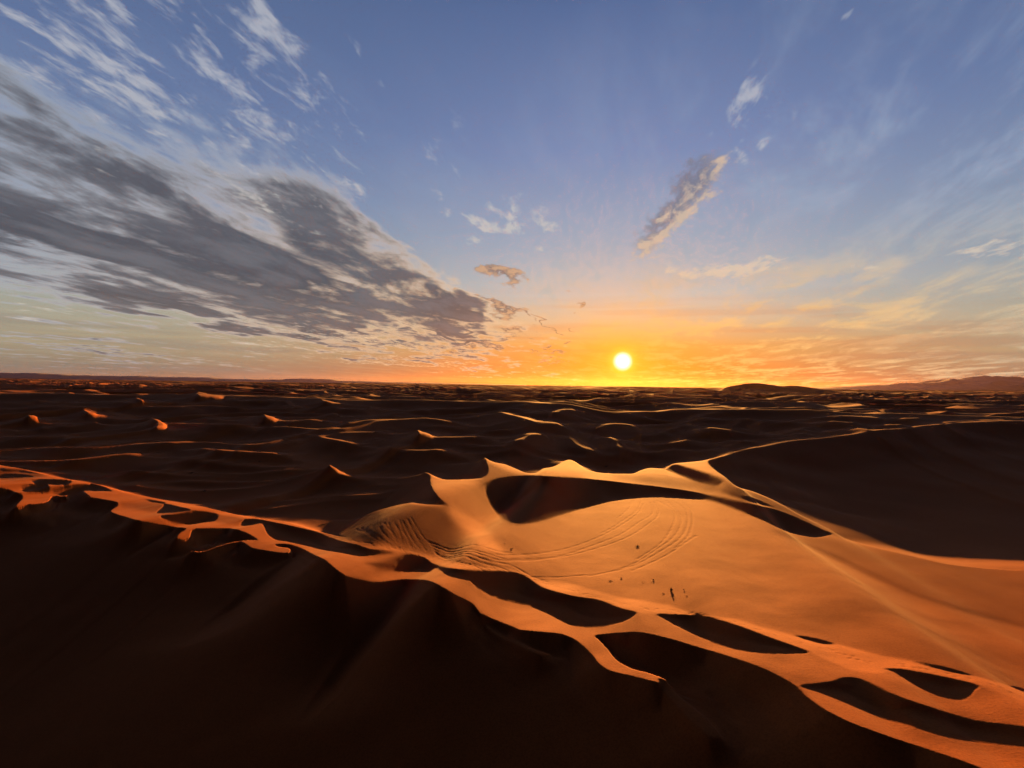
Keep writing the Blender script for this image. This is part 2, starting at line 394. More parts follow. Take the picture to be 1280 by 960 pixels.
# far dunes
xf, yf, rf = XX[RM:], YY[RM:], RR[RM:]
amp = 9.0 + 5.0 * np.clip((rf - 600) / 2500, 0, 1)
df = dunes(xf, yf, 78.0, 3) * np.clip(1.9 - rf / 1400, 0.0, 1) + 0.0
df2 = dunes(xf, yf, 240.0, 41); df3 = dunes(xf, yf, 420.0, 77)
wt = np.clip((rf - 900) / 2500, 0, 1)
Zf = 1.0 + amp * (0.9 * df + df2 * (0.15 + 0.95 * wt) + 0.12 * df3)
Zf = np.minimum(Zf, 17.5 + 0.0012 * 0)
# long dark hill and its small neighbours
def hill(Z, x, y, cx, cy, sx, sy, h, rot=0.0, p=2.0):
    dx, dy = x - cx, y - cy
    a = (dx * cos(rot) + dy * sin(rot)) / sx; b = (-dx * sin(rot) + dy * cos(rot)) / sy
    return Z + h * np.exp(-(np.abs(a) ** p + np.abs(b) ** p))
def at_px(px, dist): return ((px - 640) / F * dist, dist)
for px, dist, sx, sy, h, p in [(938, 1700, 60, 90, 20, 2.2), (985, 1720, 105, 90, 12, 1.8), (920, 1700, 150, 120, 9, 1.6), (876, 1900, 24, 40, 9, 2), (858, 2000, 60, 60, 7, 2), (838, 2100, 30, 60, 8, 2), (1010, 1760, 150, 120, 6, 1.6)]:
    cx, cy = at_px(px, dist); Zf = hill(Zf, xf, yf, cx, cy, sx, sy, h, 0, p)
    Zf = Zf
# seam
wseam = np.clip((R[RM:] - 420) / 120, 0, 1)[:, None]; wseam = wseam * wseam * (3 - 2 * wseam)
wm = np.clip((rr - 330) / 88, 0, 1); wm = wm * wm * (3 - 2 * wm)
zf_in = 1.0 + 9.0 * (0.9 * dunes(xm, ym, 78.0, 3) + 0.15 * dunes(xm, ym, 240.0, 41) + 0.12 * dunes(xm, ym, 420.0, 77))
Zm = Zm * (1 - wm) + np.minimum(zf_in, 17.5) * wm
Z = np.vstack([Zm, Zf])
Z = np.where(RR < 600, Z + (0.002 * gnoise(XX / 2.6, YY / 2.2, 51) + 0.012 * gnoise(XX / 9, YY / 7, 52)) * np.clip(RR / 40, 0, 1), Z)

# ------------------------------------------------------------------ locate points of the plan on the sand
PXg, PYg = project(XX[:RM], np.maximum(YY[:RM], 1), Z[:RM])
def ground(px, py, tol=1.6):
    d = (PXg - px) ** 2 + (PYg - py) ** 2
    ok = d <= max(tol * tol, d.min() * 1.01)
    i, j = np.unravel_index(np.where(ok, RR[:RM] * 10 + d, 1e9).argmin(), d.shape)
    return XX[i, j], YY[i, j], Z[i, j]
def to_grid(x, y):
    r = x * SA + y * CA; s = x * CA - y * SA
    return (s / r - U[0]) / DU, np.interp(r, R, np.arange(NR))
def dent(x, y, sig, depth, DZ):
    ju, ir = to_grid(x, y); ju = int(round(ju)); ir = int(round(ir))
    if not (8 < ju < NU - 9 and 8 < ir < RM - 9): return
    k = 7; sl = (slice(ir - k, ir + k + 1), slice(ju - k, ju + k + 1))
    d2 = (XX[sl] - x) ** 2 + (YY[sl] - y) ** 2
    DZ[sl] = np.minimum(DZ[sl], -depth * np.exp(-d2 / (2 * sig * sig)))
DZ = np.zeros((RM, NU))
TR = [
 [(848,624),(860,631),(866,640),(865,658),(858,672),(844,684)],
 [(840,624),(854,632),(860,644),(858,660),(848,674),(828,686),(804,700),(780,710),(750,716),(732,717.5),(700,720),(666,720)],
 [(832,624),(844,634),(852,646),(849,660),(838,674),(820,685),(796,702),(766,713),(735,719)],
 [(820,624),(836,632),(844,640),(843,650),(838,662),(830,674),(818,684),(796,698)],
 [(818,626),(823,634),(822,644),(812,652),(796,664),(776,674),(740,686),(710,693),(660,698),(620,699)],
 [(812,627),(817,634),(815,642),(800,650),(784,662),(764,672),(730,684),(700,694),(650,700),(600,696),(560,690)],
 [(804,628),(798,640),(784,650),(768,660),(740,674),(700,686),(660,692),(620,692)],
 [(800,626),(796,638),(780,648),(766,658),(750,666)],
 [(790,625),(786,634),(772,646)],
 [(870,668),(852,680),(838,690),(818,700),(790,712)],
 [(540,681),(560,685),(590,689),(620,694),(640,700)],
 [(544,689),(580,695),(612,700),(636,704),(652,712),(662,718)],
 [(552,694),(590,702),(620,706),(636,712)],
 [(536,677),(570,681),(610,686),(640,690)],
 [(514,646),(524,662),(534,676),(546,689)],[(510,648),(516,662),(524,674),(534,688)],[(504,650),(510,664),(518,678),(524,685)],
 [(494,654),(500,668),(504,680)],[(486,652),(490,662),(500,678)],[(476,656),(480,666),(490,676)],
 [(460,652),(448,659),(460,666),(480,676),(490,682)],[(470,650),(456,658),(466,664),(486,678)],[(444,660),(464,670),(480,679)],
 [(500,650),(504,662),(512,674),(516,684)],[(482,652),(492,666),(506,680)],
]
rng = np.random.RandomState(5)
for t in TR:
    P = spline(t, closed=False, n=3)
    W = np.array([ground(a, b)[:2] for a, b in P])
    W += np.cumsum(rng.normal(0, 0.06, W.shape), 0) * (P[0, 0] < 535)
    W[1:-1] = (W[:-2] + 2 * W[1:-1] + W[2:]) / 4; W[1:-1] = (W[:-2] + 2 * W[1:-1] + W[2:]) / 4
    L = np.concatenate([[0], np.cumsum(np.hypot(*np.diff(W, axis=0).T))])
    for q in np.arange(0, L[-1], 0.10):
        x = np.interp(q, L, W[:, 0]); y = np.interp(q, L, W[:, 1])
        dent(x, y, 0.115, (0.040 if P[0, 0] > 535 else 0.014) * (0.75 + 0.25 * sin(q * 3.1)), DZ)
# footprints along the crest of the near ridge
FP = [(430,674),(470,682),(520,691),(560,701),(600,709),(650,718),(690,731),(740,744),(790,757),(840,763),(880,770),(930,780),(980,795),(1040,812),(1090,829),(1130,832),(1180,842),(1230,853),(1278,868)]
W = np.array([ground(a, b)[:2] for a, b in spline(FP, closed=False, n=3)])
L = np.concatenate([[0], np.cumsum(np.hypot(*np.diff(W, axis=0).T))])
for q in np.arange(0, L[-1], 0.34):
    for lane in (0, 1):
        if rng.rand() < 0.35: continue
        x = np.interp(q, L, W[:, 0]) + rng.normal(0, .16); y = np.interp(q, L, W[:, 1]) + rng.normal(0, .16) + lane * .35
        dent(x, y, 0.08, rng.uniform(.01, .04), DZ)
berm = ublur(rblur(DZ, 3), 3)
Z[:RM] += DZ - 0.35 * berm
def mesh_grid(name, V, nr, nc):
    me = bpy.data.meshes.new(name)
    me.vertices.add(nr * nc); me.vertices.foreach_set('co', V.reshape(-1).astype(np.float32))
    idx = np.arange(nr * nc, dtype=np.int32).reshape(nr, nc)
    q = np.stack([idx[:-1, :-1], idx[:-1, 1:], idx[1:, 1:], idx[1:, :-1]], -1).reshape(-1)
    n = (nr - 1) * (nc - 1)
    me.loops.add(n * 4); me.loops.foreach_set('vertex_index', q)
    me.polygons.add(n); me.polygons.foreach_set('loop_start', np.arange(0, n * 4, 4, dtype=np.int32))
    try: me.polygons.foreach_set('loop_total', np.full(n, 4, dtype=np.int32))
    except Exception: pass
    me.polygons.foreach_set('use_smooth', np.ones(n, dtype=bool))
    me.update(); 
    o = bpy.data.objects.new(name, me); col.objects.link(o)
    return o
# widen the sheet sideways, behind and below the viewpoint
def widen(X, Y, Zz):
    rN = R[:, None]
    ul = np.array([-12, -5, -3, -2.2, -1.9, -1.75]); ur = np.array([1.05, 1.2, 1.6, 2.6, 5, 12])
    L = ul[None, :] * rN; Rr = ur[None, :] * rN
    fx = lambda s: s * CA + rN * SA; fy = lambda s: -s * SA + rN * CA
    zl = Zz[:, :1] + 0 * L; zr = Zz[:, -1:] + 0 * Rr
    X = np.hstack([fx(L), X, fx(Rr)]); Y = np.hstack([fy(L), Y, fy(Rr)]); Zz = np.hstack([zl, Zz, zr])
    r0 = R[0]; s0 = X[0] * CA - Y[0] * SA
    ex = np.array([-25000, -4000, -800, -200, -50, -10, 5.0])[:, None]
    sc_ = np.array([400, 90, 30, 10, 4, 1.8, 1.1])[:, None]
    s = s0[None, :] * sc_
    zz = np.clip(Zz[:1] - (r0 - ex) * 0.12, -4, 20)
    X = np.vstack([s * CA + ex * SA, X]); Y = np.vstack([-s * SA + ex * CA, Y]); Zz = np.vstack([zz + 0 * s, Zz])
    return np.clip(X, -37000, 37000), np.clip(Y, -26000, 37000), Zz
Xw, Yw, Zw = widen(XX, YY, Z)
sand = mesh_grid('desert_sand', np.stack([Xw, Yw, Zw], -1), *Xw.shape)
sand['kind'] = 'structure'
# ------------------------------------------------------------------ nodes helper
class NT:
    def __init__(s, tree): s.t = tree; s.n = tree.nodes; s.l = tree.links
    def node(s, typ, **kw):
        n = s.n.new(typ)
        for k, v in kw.items(): setattr(n, k, v)
        return n
    def put(s, sock, v):
        if isinstance(v, bpy.types.NodeSocket): s.l.new(v, sock)
        elif v is not None:
            try: sock.default_value = v
            except Exception: sock.default_value = (v, v, v)
    def m(s, op, a, b=None, c=None, clamp=False):
        n = s.node('ShaderNodeMath', operation=op, use_clamp=clamp); s.put(n.inputs[0], a)
        if b is not None: s.put(n.inputs[1], b)
        if c is not None: s.put(n.inputs[2], c)
        return n.outputs[0]
    def v(s, op, a, b=None, out=0):
        n = s.node('ShaderNodeVectorMath', operation=op); s.put(n.inputs[0], a)
        if b is not None: s.put(n.inputs[1], b)
        return n.outputs[out]
    def mix(s, f, a, b, blend='MIX'):
        n = s.node('ShaderNodeMix', data_type='RGBA', blend_type=blend); s.put(n.inputs[0], f)
        s.put(n.inputs[6], a if isinstance(a, bpy.types.NodeSocket) else (*a, 1) if len(a) == 3 else a)
        s.put(n.inputs[7], b if isinstance(b, bpy.types.NodeSocket) else (*b, 1) if len(b) == 3 else b)
        return n.outputs[2]
    def ramp(s, f, stops, interp='EASE'):
        n = s.node('ShaderNodeValToRGB'); cr = n.color_ramp; cr.interpolation = interp
        while len(cr.elements) > 1: cr.elements.remove(cr.elements[-1])
        for i, (p, c) in enumerate(stops):
            e = cr.elements[0] if i == 0 else cr.elements.new(p); e.position = p
            e.color = (*c, 1) if len(c) == 3 else c
        s.put(n.inputs[0], f); return n.outputs[0]
    def sstep(s, x, a, b, to0=0.0, to1=1.0):
        n = s.node('ShaderNodeMapRange', interpolation_type='SMOOTHSTEP'); s.put(n.inputs[0], x)
        for i, v in enumerate((a, b, to0, to1)): s.put(n.inputs[1 + i], v)
        return n.outputs[0]
    def noise(s, vec, scale, detail=4, rough=0.55, dist=0.0, dim='3D'):
        n = s.node('ShaderNodeTexNoise', noise_dimensions=dim); s.put(n.inputs['Vector'], vec)
        s.put(n.inputs['Scale'], scale); s.put(n.inputs['Detail'], detail); s.put(n.inputs['Roughness'], rough); s.put(n.inputs['Distortion'], dist)
        return n.outputs[0]
def srgb(*c):
    return tuple(((x / 255) / 12.92 if x / 255 < 0.04045 else ((x / 255 + 0.055) / 1.055) ** 2.4) for x in c)
def material(name):
    m = bpy.data.materials.new(name); m.use_nodes = True; return m, NT(m.node_tree), m.node_tree.nodes['Principled BSDF']

# ------------------------------------------------------------------ camera
cam = bpy.data.objects.new('camera', bpy.data.cameras.new('camera')); col.objects.link(cam); scene.camera = cam
cam.data.sensor_width = 36; cam.data.lens = 36 * F / 1280; cam.data.clip_start = 0.1; cam.data.clip_end = 90000
from mathutils import Matrix, Vector
cam.matrix_world = Matrix.Translation((0, 0, H)) @ Matrix.Rotation(math.atan(1 / F), 4, 'X') @ Matrix.Rotation(pi / 2, 4, 'X') @ Matrix.Rotation(ROLL, 4, 'Z')

# ------------------------------------------------------------------ sun
SUN_E = 5.0
sl = bpy.data.lights.new('sun', 'SUN'); sl.energy = SUN_E; sl.angle = radians(0.5); sl.color = (1.0, 0.41, 0.085)
sun = bpy.data.objects.new('sun', sl); col.objects.link(sun)
SDIR = Vector((SA * cos(EL), CA * cos(EL), sin(EL)))
sun.rotation_euler = SDIR.to_track_quat('Z', 'Y').to_euler()

scene.view_settings.view_transform = 'Standard'; scene.view_settings.look = 'None'
scene.view_settings.gamma = 1; scene.view_settings.exposure = 2.0
scene.cycles.use_adaptive_sampling = True; scene.cycles.adaptive_threshold = 0.02; scene.cycles.adaptive_min_samples = 8
scene.cycles.use_denoising = True; scene.cycles.max_bounces = 3; scene.cycles.diffuse_bounces = 2; scene.cycles.glossy_bounces = 1; scene.cycles.transmission_bounces = 1; scene.cycles.volume_bounces = 0
# ------------------------------------------------------------------ sky
world = bpy.data.worlds.new('World'); scene.world = world; world.use_nodes = True
N = NT(world.node_tree); bg = world.node_tree.nodes['Background']
tc = N.node('ShaderNodeTexCoord').outputs['Generated']
D0 = N.v('NORMALIZE', tc)
sx = N.node('ShaderNodeSeparateXYZ'); N.l.new(D0, sx.inputs[0]); dx, dy, dz = sx.outputs
zc = N.m('MAXIMUM', dz, 0.0)
az = N.m('ARCTAN2', dx, dy)
daz = N.m('ABSOLUTE', N.m('SUBTRACT', az, AZ))
L_ = lambda *c: srgb(*c)
rampA = N.ramp(zc, [(0, L_(118,106,98)), (.02, L_(138,126,110)), (.06, L_(170,158,130)), (.11, L_(162,163,150)), (.18, L_(142,154,166)), (.3, L_(118,136,168)), (.42, L_(97,117,158)),
                    (.56, L_(84,104,144)), (.68, L_(30,36,50)), (1, L_(12,13,17))], 'LINEAR')
rampB = N.ramp(zc, [(0, L_(214,98,8)), (.03, L_(226,126,24)), (.07, L_(232,162,74)), (.115, L_(220,190,154)), (.16, L_(198,194,188)), (.24, L_(164,173,190)), (.38, L_(124,140,181)),
                    (.56, L_(88,108,152)), (.68, L_(30,36,50)), (1, L_(12,13,17))], 'LINEAR')
wsun = N.m('POWER', 2.718, N.m('MULTIPLY', N.m('POWER', N.m('DIVIDE', daz, 0.42), 2.0), -1.0))
# warm belt hugging the horizon spreads wider than the glow itself
wlow = N.m('MULTIPLY', N.sstep(daz, 0.8, 0.2), N.sstep(zc, 0.13, 0.0))
wsun = N.m('MAXIMUM', wsun, N.m('MULTIPLY', wlow, 0.38))
base = N.mix(wsun, rampA, rampB)
# ---- clouds: tangent coordinates for placing, a flat layer for the streets
yc = N.m('MAXIMUM', dy, 0.06)
ta = N.m('DIVIDE', dx, yc); tb = N.m('DIVIDE', dz, yc)
front = N.sstep(dy, 0.1, 0.3)
cz = N.node('ShaderNodeCombineXYZ'); N.l.new(ta, cz.inputs[0]); N.l.new(tb, cz.inputs[1]); T = cz.outputs[0]
zz = N.m('ADD', zc, 0.045)
VA = 0.10
qx = N.m('DIVIDE', N.m('SUBTRACT', dx, N.m('MULTIPLY', dy, VA)), zz)
qy = N.m('DIVIDE', dy, zz)
cq = N.node('ShaderNodeCombineXYZ'); N.l.new(qx, cq.inputs[0]); N.l.new(N.m('MULTIPLY', qy, 0.40), cq.inputs[1]); Q = cq.outputs[0]
big = N.noise(Q, 1.1, 2, 0.5)
fine = N.noise(Q, 3.0, 5, 0.62, 0.25)
fib = N.noise(Q, 11.0, 4, 0.65, 0.3)
wob = N.node('ShaderNodeTexNoise'); N.l.new(Q, wob.inputs['Vector']); wob.inputs['Scale'].default_value = 2.6; wob.inputs['Detail'].default_value = 2
Tw = N.v('ADD', T, N.v('MULTIPLY', N.v('SUBTRACT', wob.outputs['Color'], (0.5, 0.5, 0.5)), (0.17, 0.12, 0)))
def tang(px, py):
    a = (px - 640) / F; b = -(py - CY) / F
    # undo the roll of the horizon
    return a * cos(ROLL) - b * sin(ROLL), a * sin(ROLL) + b * cos(ROLL)
def blob(px, py, rx, ry, ang, w, vec=None, soft=(1.7, 0.0)):
    mp = N.node('ShaderNodeMapping', vector_type='TEXTURE'); N.put(mp.inputs[0], vec or Tw)
    a, b = tang(px, py)
    mp.inputs['Location'].default_value = (a, b, 0); mp.inputs['Rotation'].default_value = (0, 0, radians(-ang)); mp.inputs['Scale'].default_value = (rx / F, ry / F, 1)
    ln = N.v('LENGTH', mp.outputs[0], out=1)
    s = N.sstep(ln, soft[0], soft[1])
    return N.m('MULTIPLY', s, w)
def total(items, op='MAXIMUM'):
    t = items[0]
    for i in items[1:]: t = N.m(op, t, i)
    return t
dark_b = total([blob(*b) for b in [
    (40, 280, 360, 95, 8, 1.1), (240, 335, 290, 52, 12, 1.0), (-60, 180, 280, 70, 14, 1.1), (380, 372, 240, 22, 10, .95), (120, 225, 130, 30, 28, .75),
    (480, 322, 135, 38, 38, 1.0), (405, 245, 88, 36, 42, .95), (310, 205, 110, 22, 42, .85), (540, 374, 70, 14, 20, .95), (50, 140, 210, 34, 22, .85),
    (380, 408, 270, 10, 9, .85), (480, 438, 140, 6, 6, .75), (200, 390, 230, 9, 6, .65), (560, 398, 52, 6, 8, .85), (560, 418, 50, 4, 8, .75), (60, 426, 120, 5, 2, .8), (130, 446, 170, 4, 2, .7),
    (330, 305, 110, 26, 26, .6)]], 'ADD')
dark_b = N.m('MINIMUM', N.m('MULTIPLY', dark_b, 0.8), 1.05)
small_b = total([blob(*b) for b in [
    (622, 383, 44, 7, 20, 1.0), (606, 428, 52, 4, -10, 1.0), (650, 392, 30, 3, 30, .9), (684, 404, 26, 2.5, 30, .9), (717, 383, 8, 9, 30, .9), (700, 412, 22, 2.2, 15, .85), (692, 436, 12, 4, 0, .9), (688, 447, 22, 2, 0, .8),
    (620, 332, 28, 12, 18, .95), (1120, 465, 20, 2, 0, .7)]])
Twf = N.v('ADD', T, N.v('MULTIPLY', N.v('SUBTRACT', wob.outputs['Color'], (0.5, 0.5, 0.5)), (0.05, 0.05, 0)))
feather = total([blob(*b, vec=Twf) for b in [(848, 256, 80, 21, -50, 1.15), (872, 228, 50, 25, -52, 1.1), (826, 288, 48, 17, -48, 1.0)]])
light_b = total([blob(*b, vec=Twf) for b in [
    (932, 116, 38, 14, -42, 1.0), (955, 168, 18, 14, -60, 1.0), (958, 142, 12, 6, 0, .6), (934, 172, 22, 7, -10, .55), (925, 185, 10, 6, 0, .6),
    (652, 265, 40, 18, 12, .85), (618, 283, 18, 14, 0, .95), (640, 276, 54, 12, -30, .7), (676, 268, 20, 6, 20, .6), (680, 310, 12, 6, 0, .5),
    (926, 336, 60, 13, -4, 1.0), (860, 338, 30, 9, 0, .75), (1090, 342, 46, 5, 18, .5), (1238, 312, 60, 14, -4, .85),
    (38, 72, 56, 22, 30, .8), (88, 52, 26, 9, 25, .85), (130, 78, 70, 14, 30, .75), (160, 98, 40, 10, 25, .8), (150, 125, 30, 10, 30, .7), (260, 118, 42, 10, 36, .7), (170, 40, 60, 16, 35, .6),
    (265, 50, 70, 18, 50, .62), (320, 105, 60, 16, 48, .66), (340, 150, 34, 14, 40, .62), (215, 62, 40, 10, 35, .6), (1062, 14, 12, 5, -50, .6), (40, 392, 60, 6, 0, .6), (170, 70, 380, 120, 24, .60), (290, 90, 120, 60, 50, .46), (640, 272, 60, 26, 0, .42), (940, 140, 60, 50, -50, .34), (450, 425, 140, 9, 8, .62), (480, 452, 150, 6, 3, .6), (350, 432, 110, 5, 4, .55)]])
nz = N.m('ADD', N.m('MULTIPLY', fine, 0.62), N.m('MULTIPLY', big, 0.38))
def dens(mask, nn, k, lo, hi):
    return N.m('MULTIPLY', N.sstep(N.m('ADD', mask, N.m('MULTIPLY', N.m('SUBTRACT', nn, 0.5), k)), lo, hi), N.sstep(mask, 0.0, 0.16))
dm = dens(dark_b, nz, 4.4, 0.20, 0.80)
dcore = dens(dark_b, nz, 4.2, 0.42, 1.10)
ds = dens(small_b, fib, 2.6, 0.26, 0.70)
dfe = dens(feather, fib, 2.6, 0.30, 0.95)
dl = dens(light_b, N.m('ADD', N.m('MULTIPLY', fib, 0.6), N.m('MULTIPLY', fine, 0.4)), 4.6, 0.42, 1.05)
# thin high veil
cv = N.node('ShaderNodeCombineXYZ'); N.l.new(qx, cv.inputs[0]); N.l.new(N.m('ADD', N.m('MULTIPLY', qy, 0.42), N.m('MULTIPLY', qx, -0.35)), cv.inputs[1])
veil = N.noise(cv.outputs[0], 2.1, 5, 0.66, 0.4)
veil2 = big
rightw = N.sstep(ta, -0.1, 0.55)
vm = N.m('MULTIPLY', N.m('MULTIPLY', N.sstep(N.m('ADD', N.m('MULTIPLY', veil, 0.7), N.m('MULTIPLY', veil2, 0.3)), 0.45, 0.62), N.m('ADD', N.m('MULTIPLY', rightw, 0.72), 0.12)), N.sstep(zc, 0.62, 0.30))
warm = N.m('MULTIPLY', N.sstep(daz, 0.75, 0.12), N.sstep(zc, 0.26, 0.08))
veilc = N.mix(N.sstep(zc, 0.30, 0.12), L_(154,168,192), N.mix(warm, L_(196,190,170), L_(255,196,110)))
col1 = N.mix(vm, base, veilc)
# horizontal bands low over the horizon
bandv = N.node('ShaderNodeCombineXYZ'); N.l.new(N.m('MULTIPLY', az, 2.2), bandv.inputs[0]); N.l.new(N.m('MULTIPLY', zc, 46.0), bandv.inputs[1])
bn = N.noise(bandv.outputs[0], 1.0, 3, 0.55, 0.3)
bm = N.m('MULTIPLY', N.sstep(bn, 0.47, 0.62), N.m('MULTIPLY', N.sstep(zc, 0.20, 0.05), 0.42))
bandc = N.mix(N.sstep(daz, 0.75, 0.1), L_(136,128,122), L_(218,134,76))
col1 = N.mix(bm, col1, bandc)
# colours of the clouds
lowc = N.sstep(zc, 0.20, 0.03)
edge = N.mix(N.m('MULTIPLY', N.sstep(daz, 1.1, 0.25), N.sstep(zc, 0.42, 0.10)), L_(170,178,192), L_(236,200,160))
core = N.mix(N.sstep(fine, 0.35, 0.68), L_(72,73,82), L_(104,104,111))
core = N.mix(N.m('MULTIPLY', lowc, 0.5), core, L_(122,108,104))
cl = N.mix(dcore, edge, core)
col2 = N.mix(N.m('MULTIPLY', dm, 0.94), col1, cl)
lcol = N.mix(N.sstep(zc, 0.45, 0.12), L_(186,188,196), N.mix(warm, L_(216,204,186), L_(255,200,130)))
col2 = N.mix(N.m('MULTIPLY', dl, 0.72), col2, lcol)
scol = N.mix(N.sstep(fib, 0.42, 0.62), L_(120,102,96), L_(206,160,120))
col2 = N.mix(N.m('MULTIPLY', ds, 0.85), col2, scol)
fa, fb = tang(846, 262)
# the feather cloud: shaded on its upper left, warm on the lower right
fd = N.m('ADD', N.m('MULTIPLY', N.m('SUBTRACT', ta, fa), 0.72), N.m('MULTIPLY', N.m('SUBTRACT', tb, fb), -0.69))
fcol = N.mix(N.sstep(N.m('ADD', fd, N.m('MULTIPLY', N.m('SUBTRACT', fib, .5), 0.22)), -0.02, 0.03), L_(118,119,136), L_(208,184,160))
col2 = N.mix(N.m('MULTIPLY', dfe, 0.85), col2, fcol)
col3 = N.mix(front, base, col2)
# darker towards the side of the sky opposite the sun
back = N.sstep(dy, 0.35, -0.45, 1.0, 0.05)
col3 = N.mix(1.0, col3, N.m('ADD', back, 0.0), 'MULTIPLY')
# the sun and its aureole
th = N.m('ARCCOSINE', N.m('MINIMUM', N.v('DOT_PRODUCT', D0, tuple(SDIR), out=1), 0.9999999))
glow = N.m('POWER', 2.718, N.m('MULTIPLY', th, -1 / radians(2.2)))
wide = N.m('POWER', 2.718, N.m('MULTIPLY', th, -1 / radians(4.6)))
def addc(a, b): return N.mix(1.0, a, b, 'ADD')
gl = N.mix(N.m('MULTIPLY', glow, 0.9, clamp=True), (0, 0, 0), (0.7, 0.25, 0.0))
wd = N.mix(N.m('MULTIPLY', wide, 0.36, clamp=True), (0, 0, 0), (1.0, 0.45, 0.02))
col4 = N.mix(N.m('MULTIPLY', wide, 0.7, clamp=True), col3, (0.95, 0.38, 0.01))
col4 = addc(col4, gl)
disc = N.sstep(th, radians(1.1), radians(0.1))
halo = N.sstep(th, radians(1.8), radians(0.4))
col4 = N.mix(N.m('MULTIPLY', halo, 0.75), col4, (1.2, 0.72, 0.05))
col4 = N.mix(disc, col4, (3.0, 2.9, 2.2))
# physical sky underneath, kept low
sky = N.node('ShaderNodeTexSky'); sky.sky_type = 'NISHITA'; sky.sun_disc = False; sky.sun_elevation = EL; sky.sun_rotation = AZ
sky.altitude = 700; sky.ozone_density = 3.0
nis = N.mix(1.0, sky.outputs[0], (0.002, 0.002, 0.002), 'MULTIPLY')
EXP = 2.0
lum = N.mix(1.0, col4, (10 / 2 ** EXP,) * 3, 'MULTIPLY')
N.l.new(N.mix(1.0, lum, nis, 'ADD'), bg.inputs[0]); bg.inputs[1].default_value = 0.1
scene.view_settings.exposure = EXP
world.cycles.sampling_method = 'MANUAL'; world.cycles.sample_map_resolution = 512
m, N, P = material('sand')
geo = N.node('ShaderNodeNewGeometry'); pos = geo.outputs['Position']
dist = N.v('LENGTH', pos, out=1)
near = N.sstep(dist, 110.0, 20.0)
g1 = N.noise(pos, 9.0, 4, 0.75); g2 = N.noise(pos, 1.3, 4, 0.6); g3 = N.noise(pos, 0.05, 3, 0.5)
c = N.mix(N.sstep(g3, 0.35, 0.65), (0.38, 0.094, 0.020), (0.42, 0.107, 0.025))
c = N.mix(N.m('MULTIPLY', N.sstep(g2, 0.35, 0.7), 0.35), c, (0.34, 0.085, 0.020))
c = N.mix(N.m('MULTIPLY', N.m('MULTIPLY', N.sstep(g1, 0.45, 0.62), near), 0.55), c, (0.24, 0.058, 0.014))
N.l.new(c, P.inputs['Base Color']); P.inputs['Roughness'].default_value = 0.95; P.inputs['Specular IOR Level'].default_value = 0.08
# wind ripples: long wavy lines a hand's breadth apart, and the grain between them
st = N.v('MULTIPLY', pos, (1.0, 3.0, 0.0))
rip = N.noise(st, 2.2, 3, 0.55, 0.6)
hgt = N.m('ADD', N.m('MULTIPLY', rip, 0.020), N.m('MULTIPLY', g1, 0.0075))
bp = N.node('ShaderNodeBump'); N.put(bp.inputs['Height'], hgt); bp.inputs['Distance'].default_value = 1.0
N.put(bp.inputs['Strength'], N.m('MULTIPLY', N.sstep(dist, 140.0, 20.0), 0.40))
N.l.new(bp.outputs[0], P.inputs['Normal'])
sand.data.materials.append(m)
# ------------------------------------------------------------------ far rocky ranges
def far_range(name, prof, dist, depth, seed):
    px = np.linspace(prof[0][0], prof[-1][0], 520); nrow = 60
    h = np.interp(px, [p[0] for p in prof], [p[1] for p in prof])
    t = np.linspace(-1, 1, nrow)
    PXg, T_ = np.meshgrid(px, t)
    Yg = dist + T_ * depth; Xg = (PXg - 640) / F * dist * (1 + 0.25 * T_ * depth / dist)
    hh = np.maximum(h, 0)[None, :] / F * dist + 20.0 * (h[None, :] > 0)
    rg = 1 - np.abs(gnoise(Xg / 900, Yg / 900, seed)) * 1.6 + 0.25 * gnoise(Xg / 260, Yg / 260, seed + 1)
    body = np.clip(1 - np.abs(T_) ** 1.6, 0, 1) ** 0.8
    Zg = hh * body * (0.82 + 0.18 * np.clip(rg, 0, 1)) + 0.02 * hh * gnoise(Xg / 120, Yg / 120, seed + 2)
    Zg = np.where(body <= 0, -30, Zg) + 2.0
    o = mesh_grid(name, np.stack([Xg, Yg, Zg], -1), nrow, 520); o['kind'] = 'structure'
    return o
rng_r = far_range('distant_mountains', [(960,0),(1010,.5),(1060,3.2),(1100,6),(1140,9.5),(1180,14),(1200,15.5),(1228,19),(1240,18.6),(1262,19),(1275,17),(1330,16),(1500,9),(1720,0)], 13000, 1500, 61)
rng_l = far_range('distant_plateau', [(-420,0),(-300,5),(-60,7),(0,7),(90,7),(98,5.2),(120,5.4),(180,5.6),(190,4.6),(268,4.2),(276,3.2),(300,2.8),(358,3.2),(364,4.4),(420,4.2),(426,2.6),(520,1.4),(660,0)], 14000, 1300, 71)
m, N, P = material('rock'); P.inputs['Base Color'].default_value = (0.25, 0.25, 0.34, 1); P.inputs['Roughness'].default_value = 0.95
rng_r.data.materials.append(m); rng_l.data.materials.append(m)
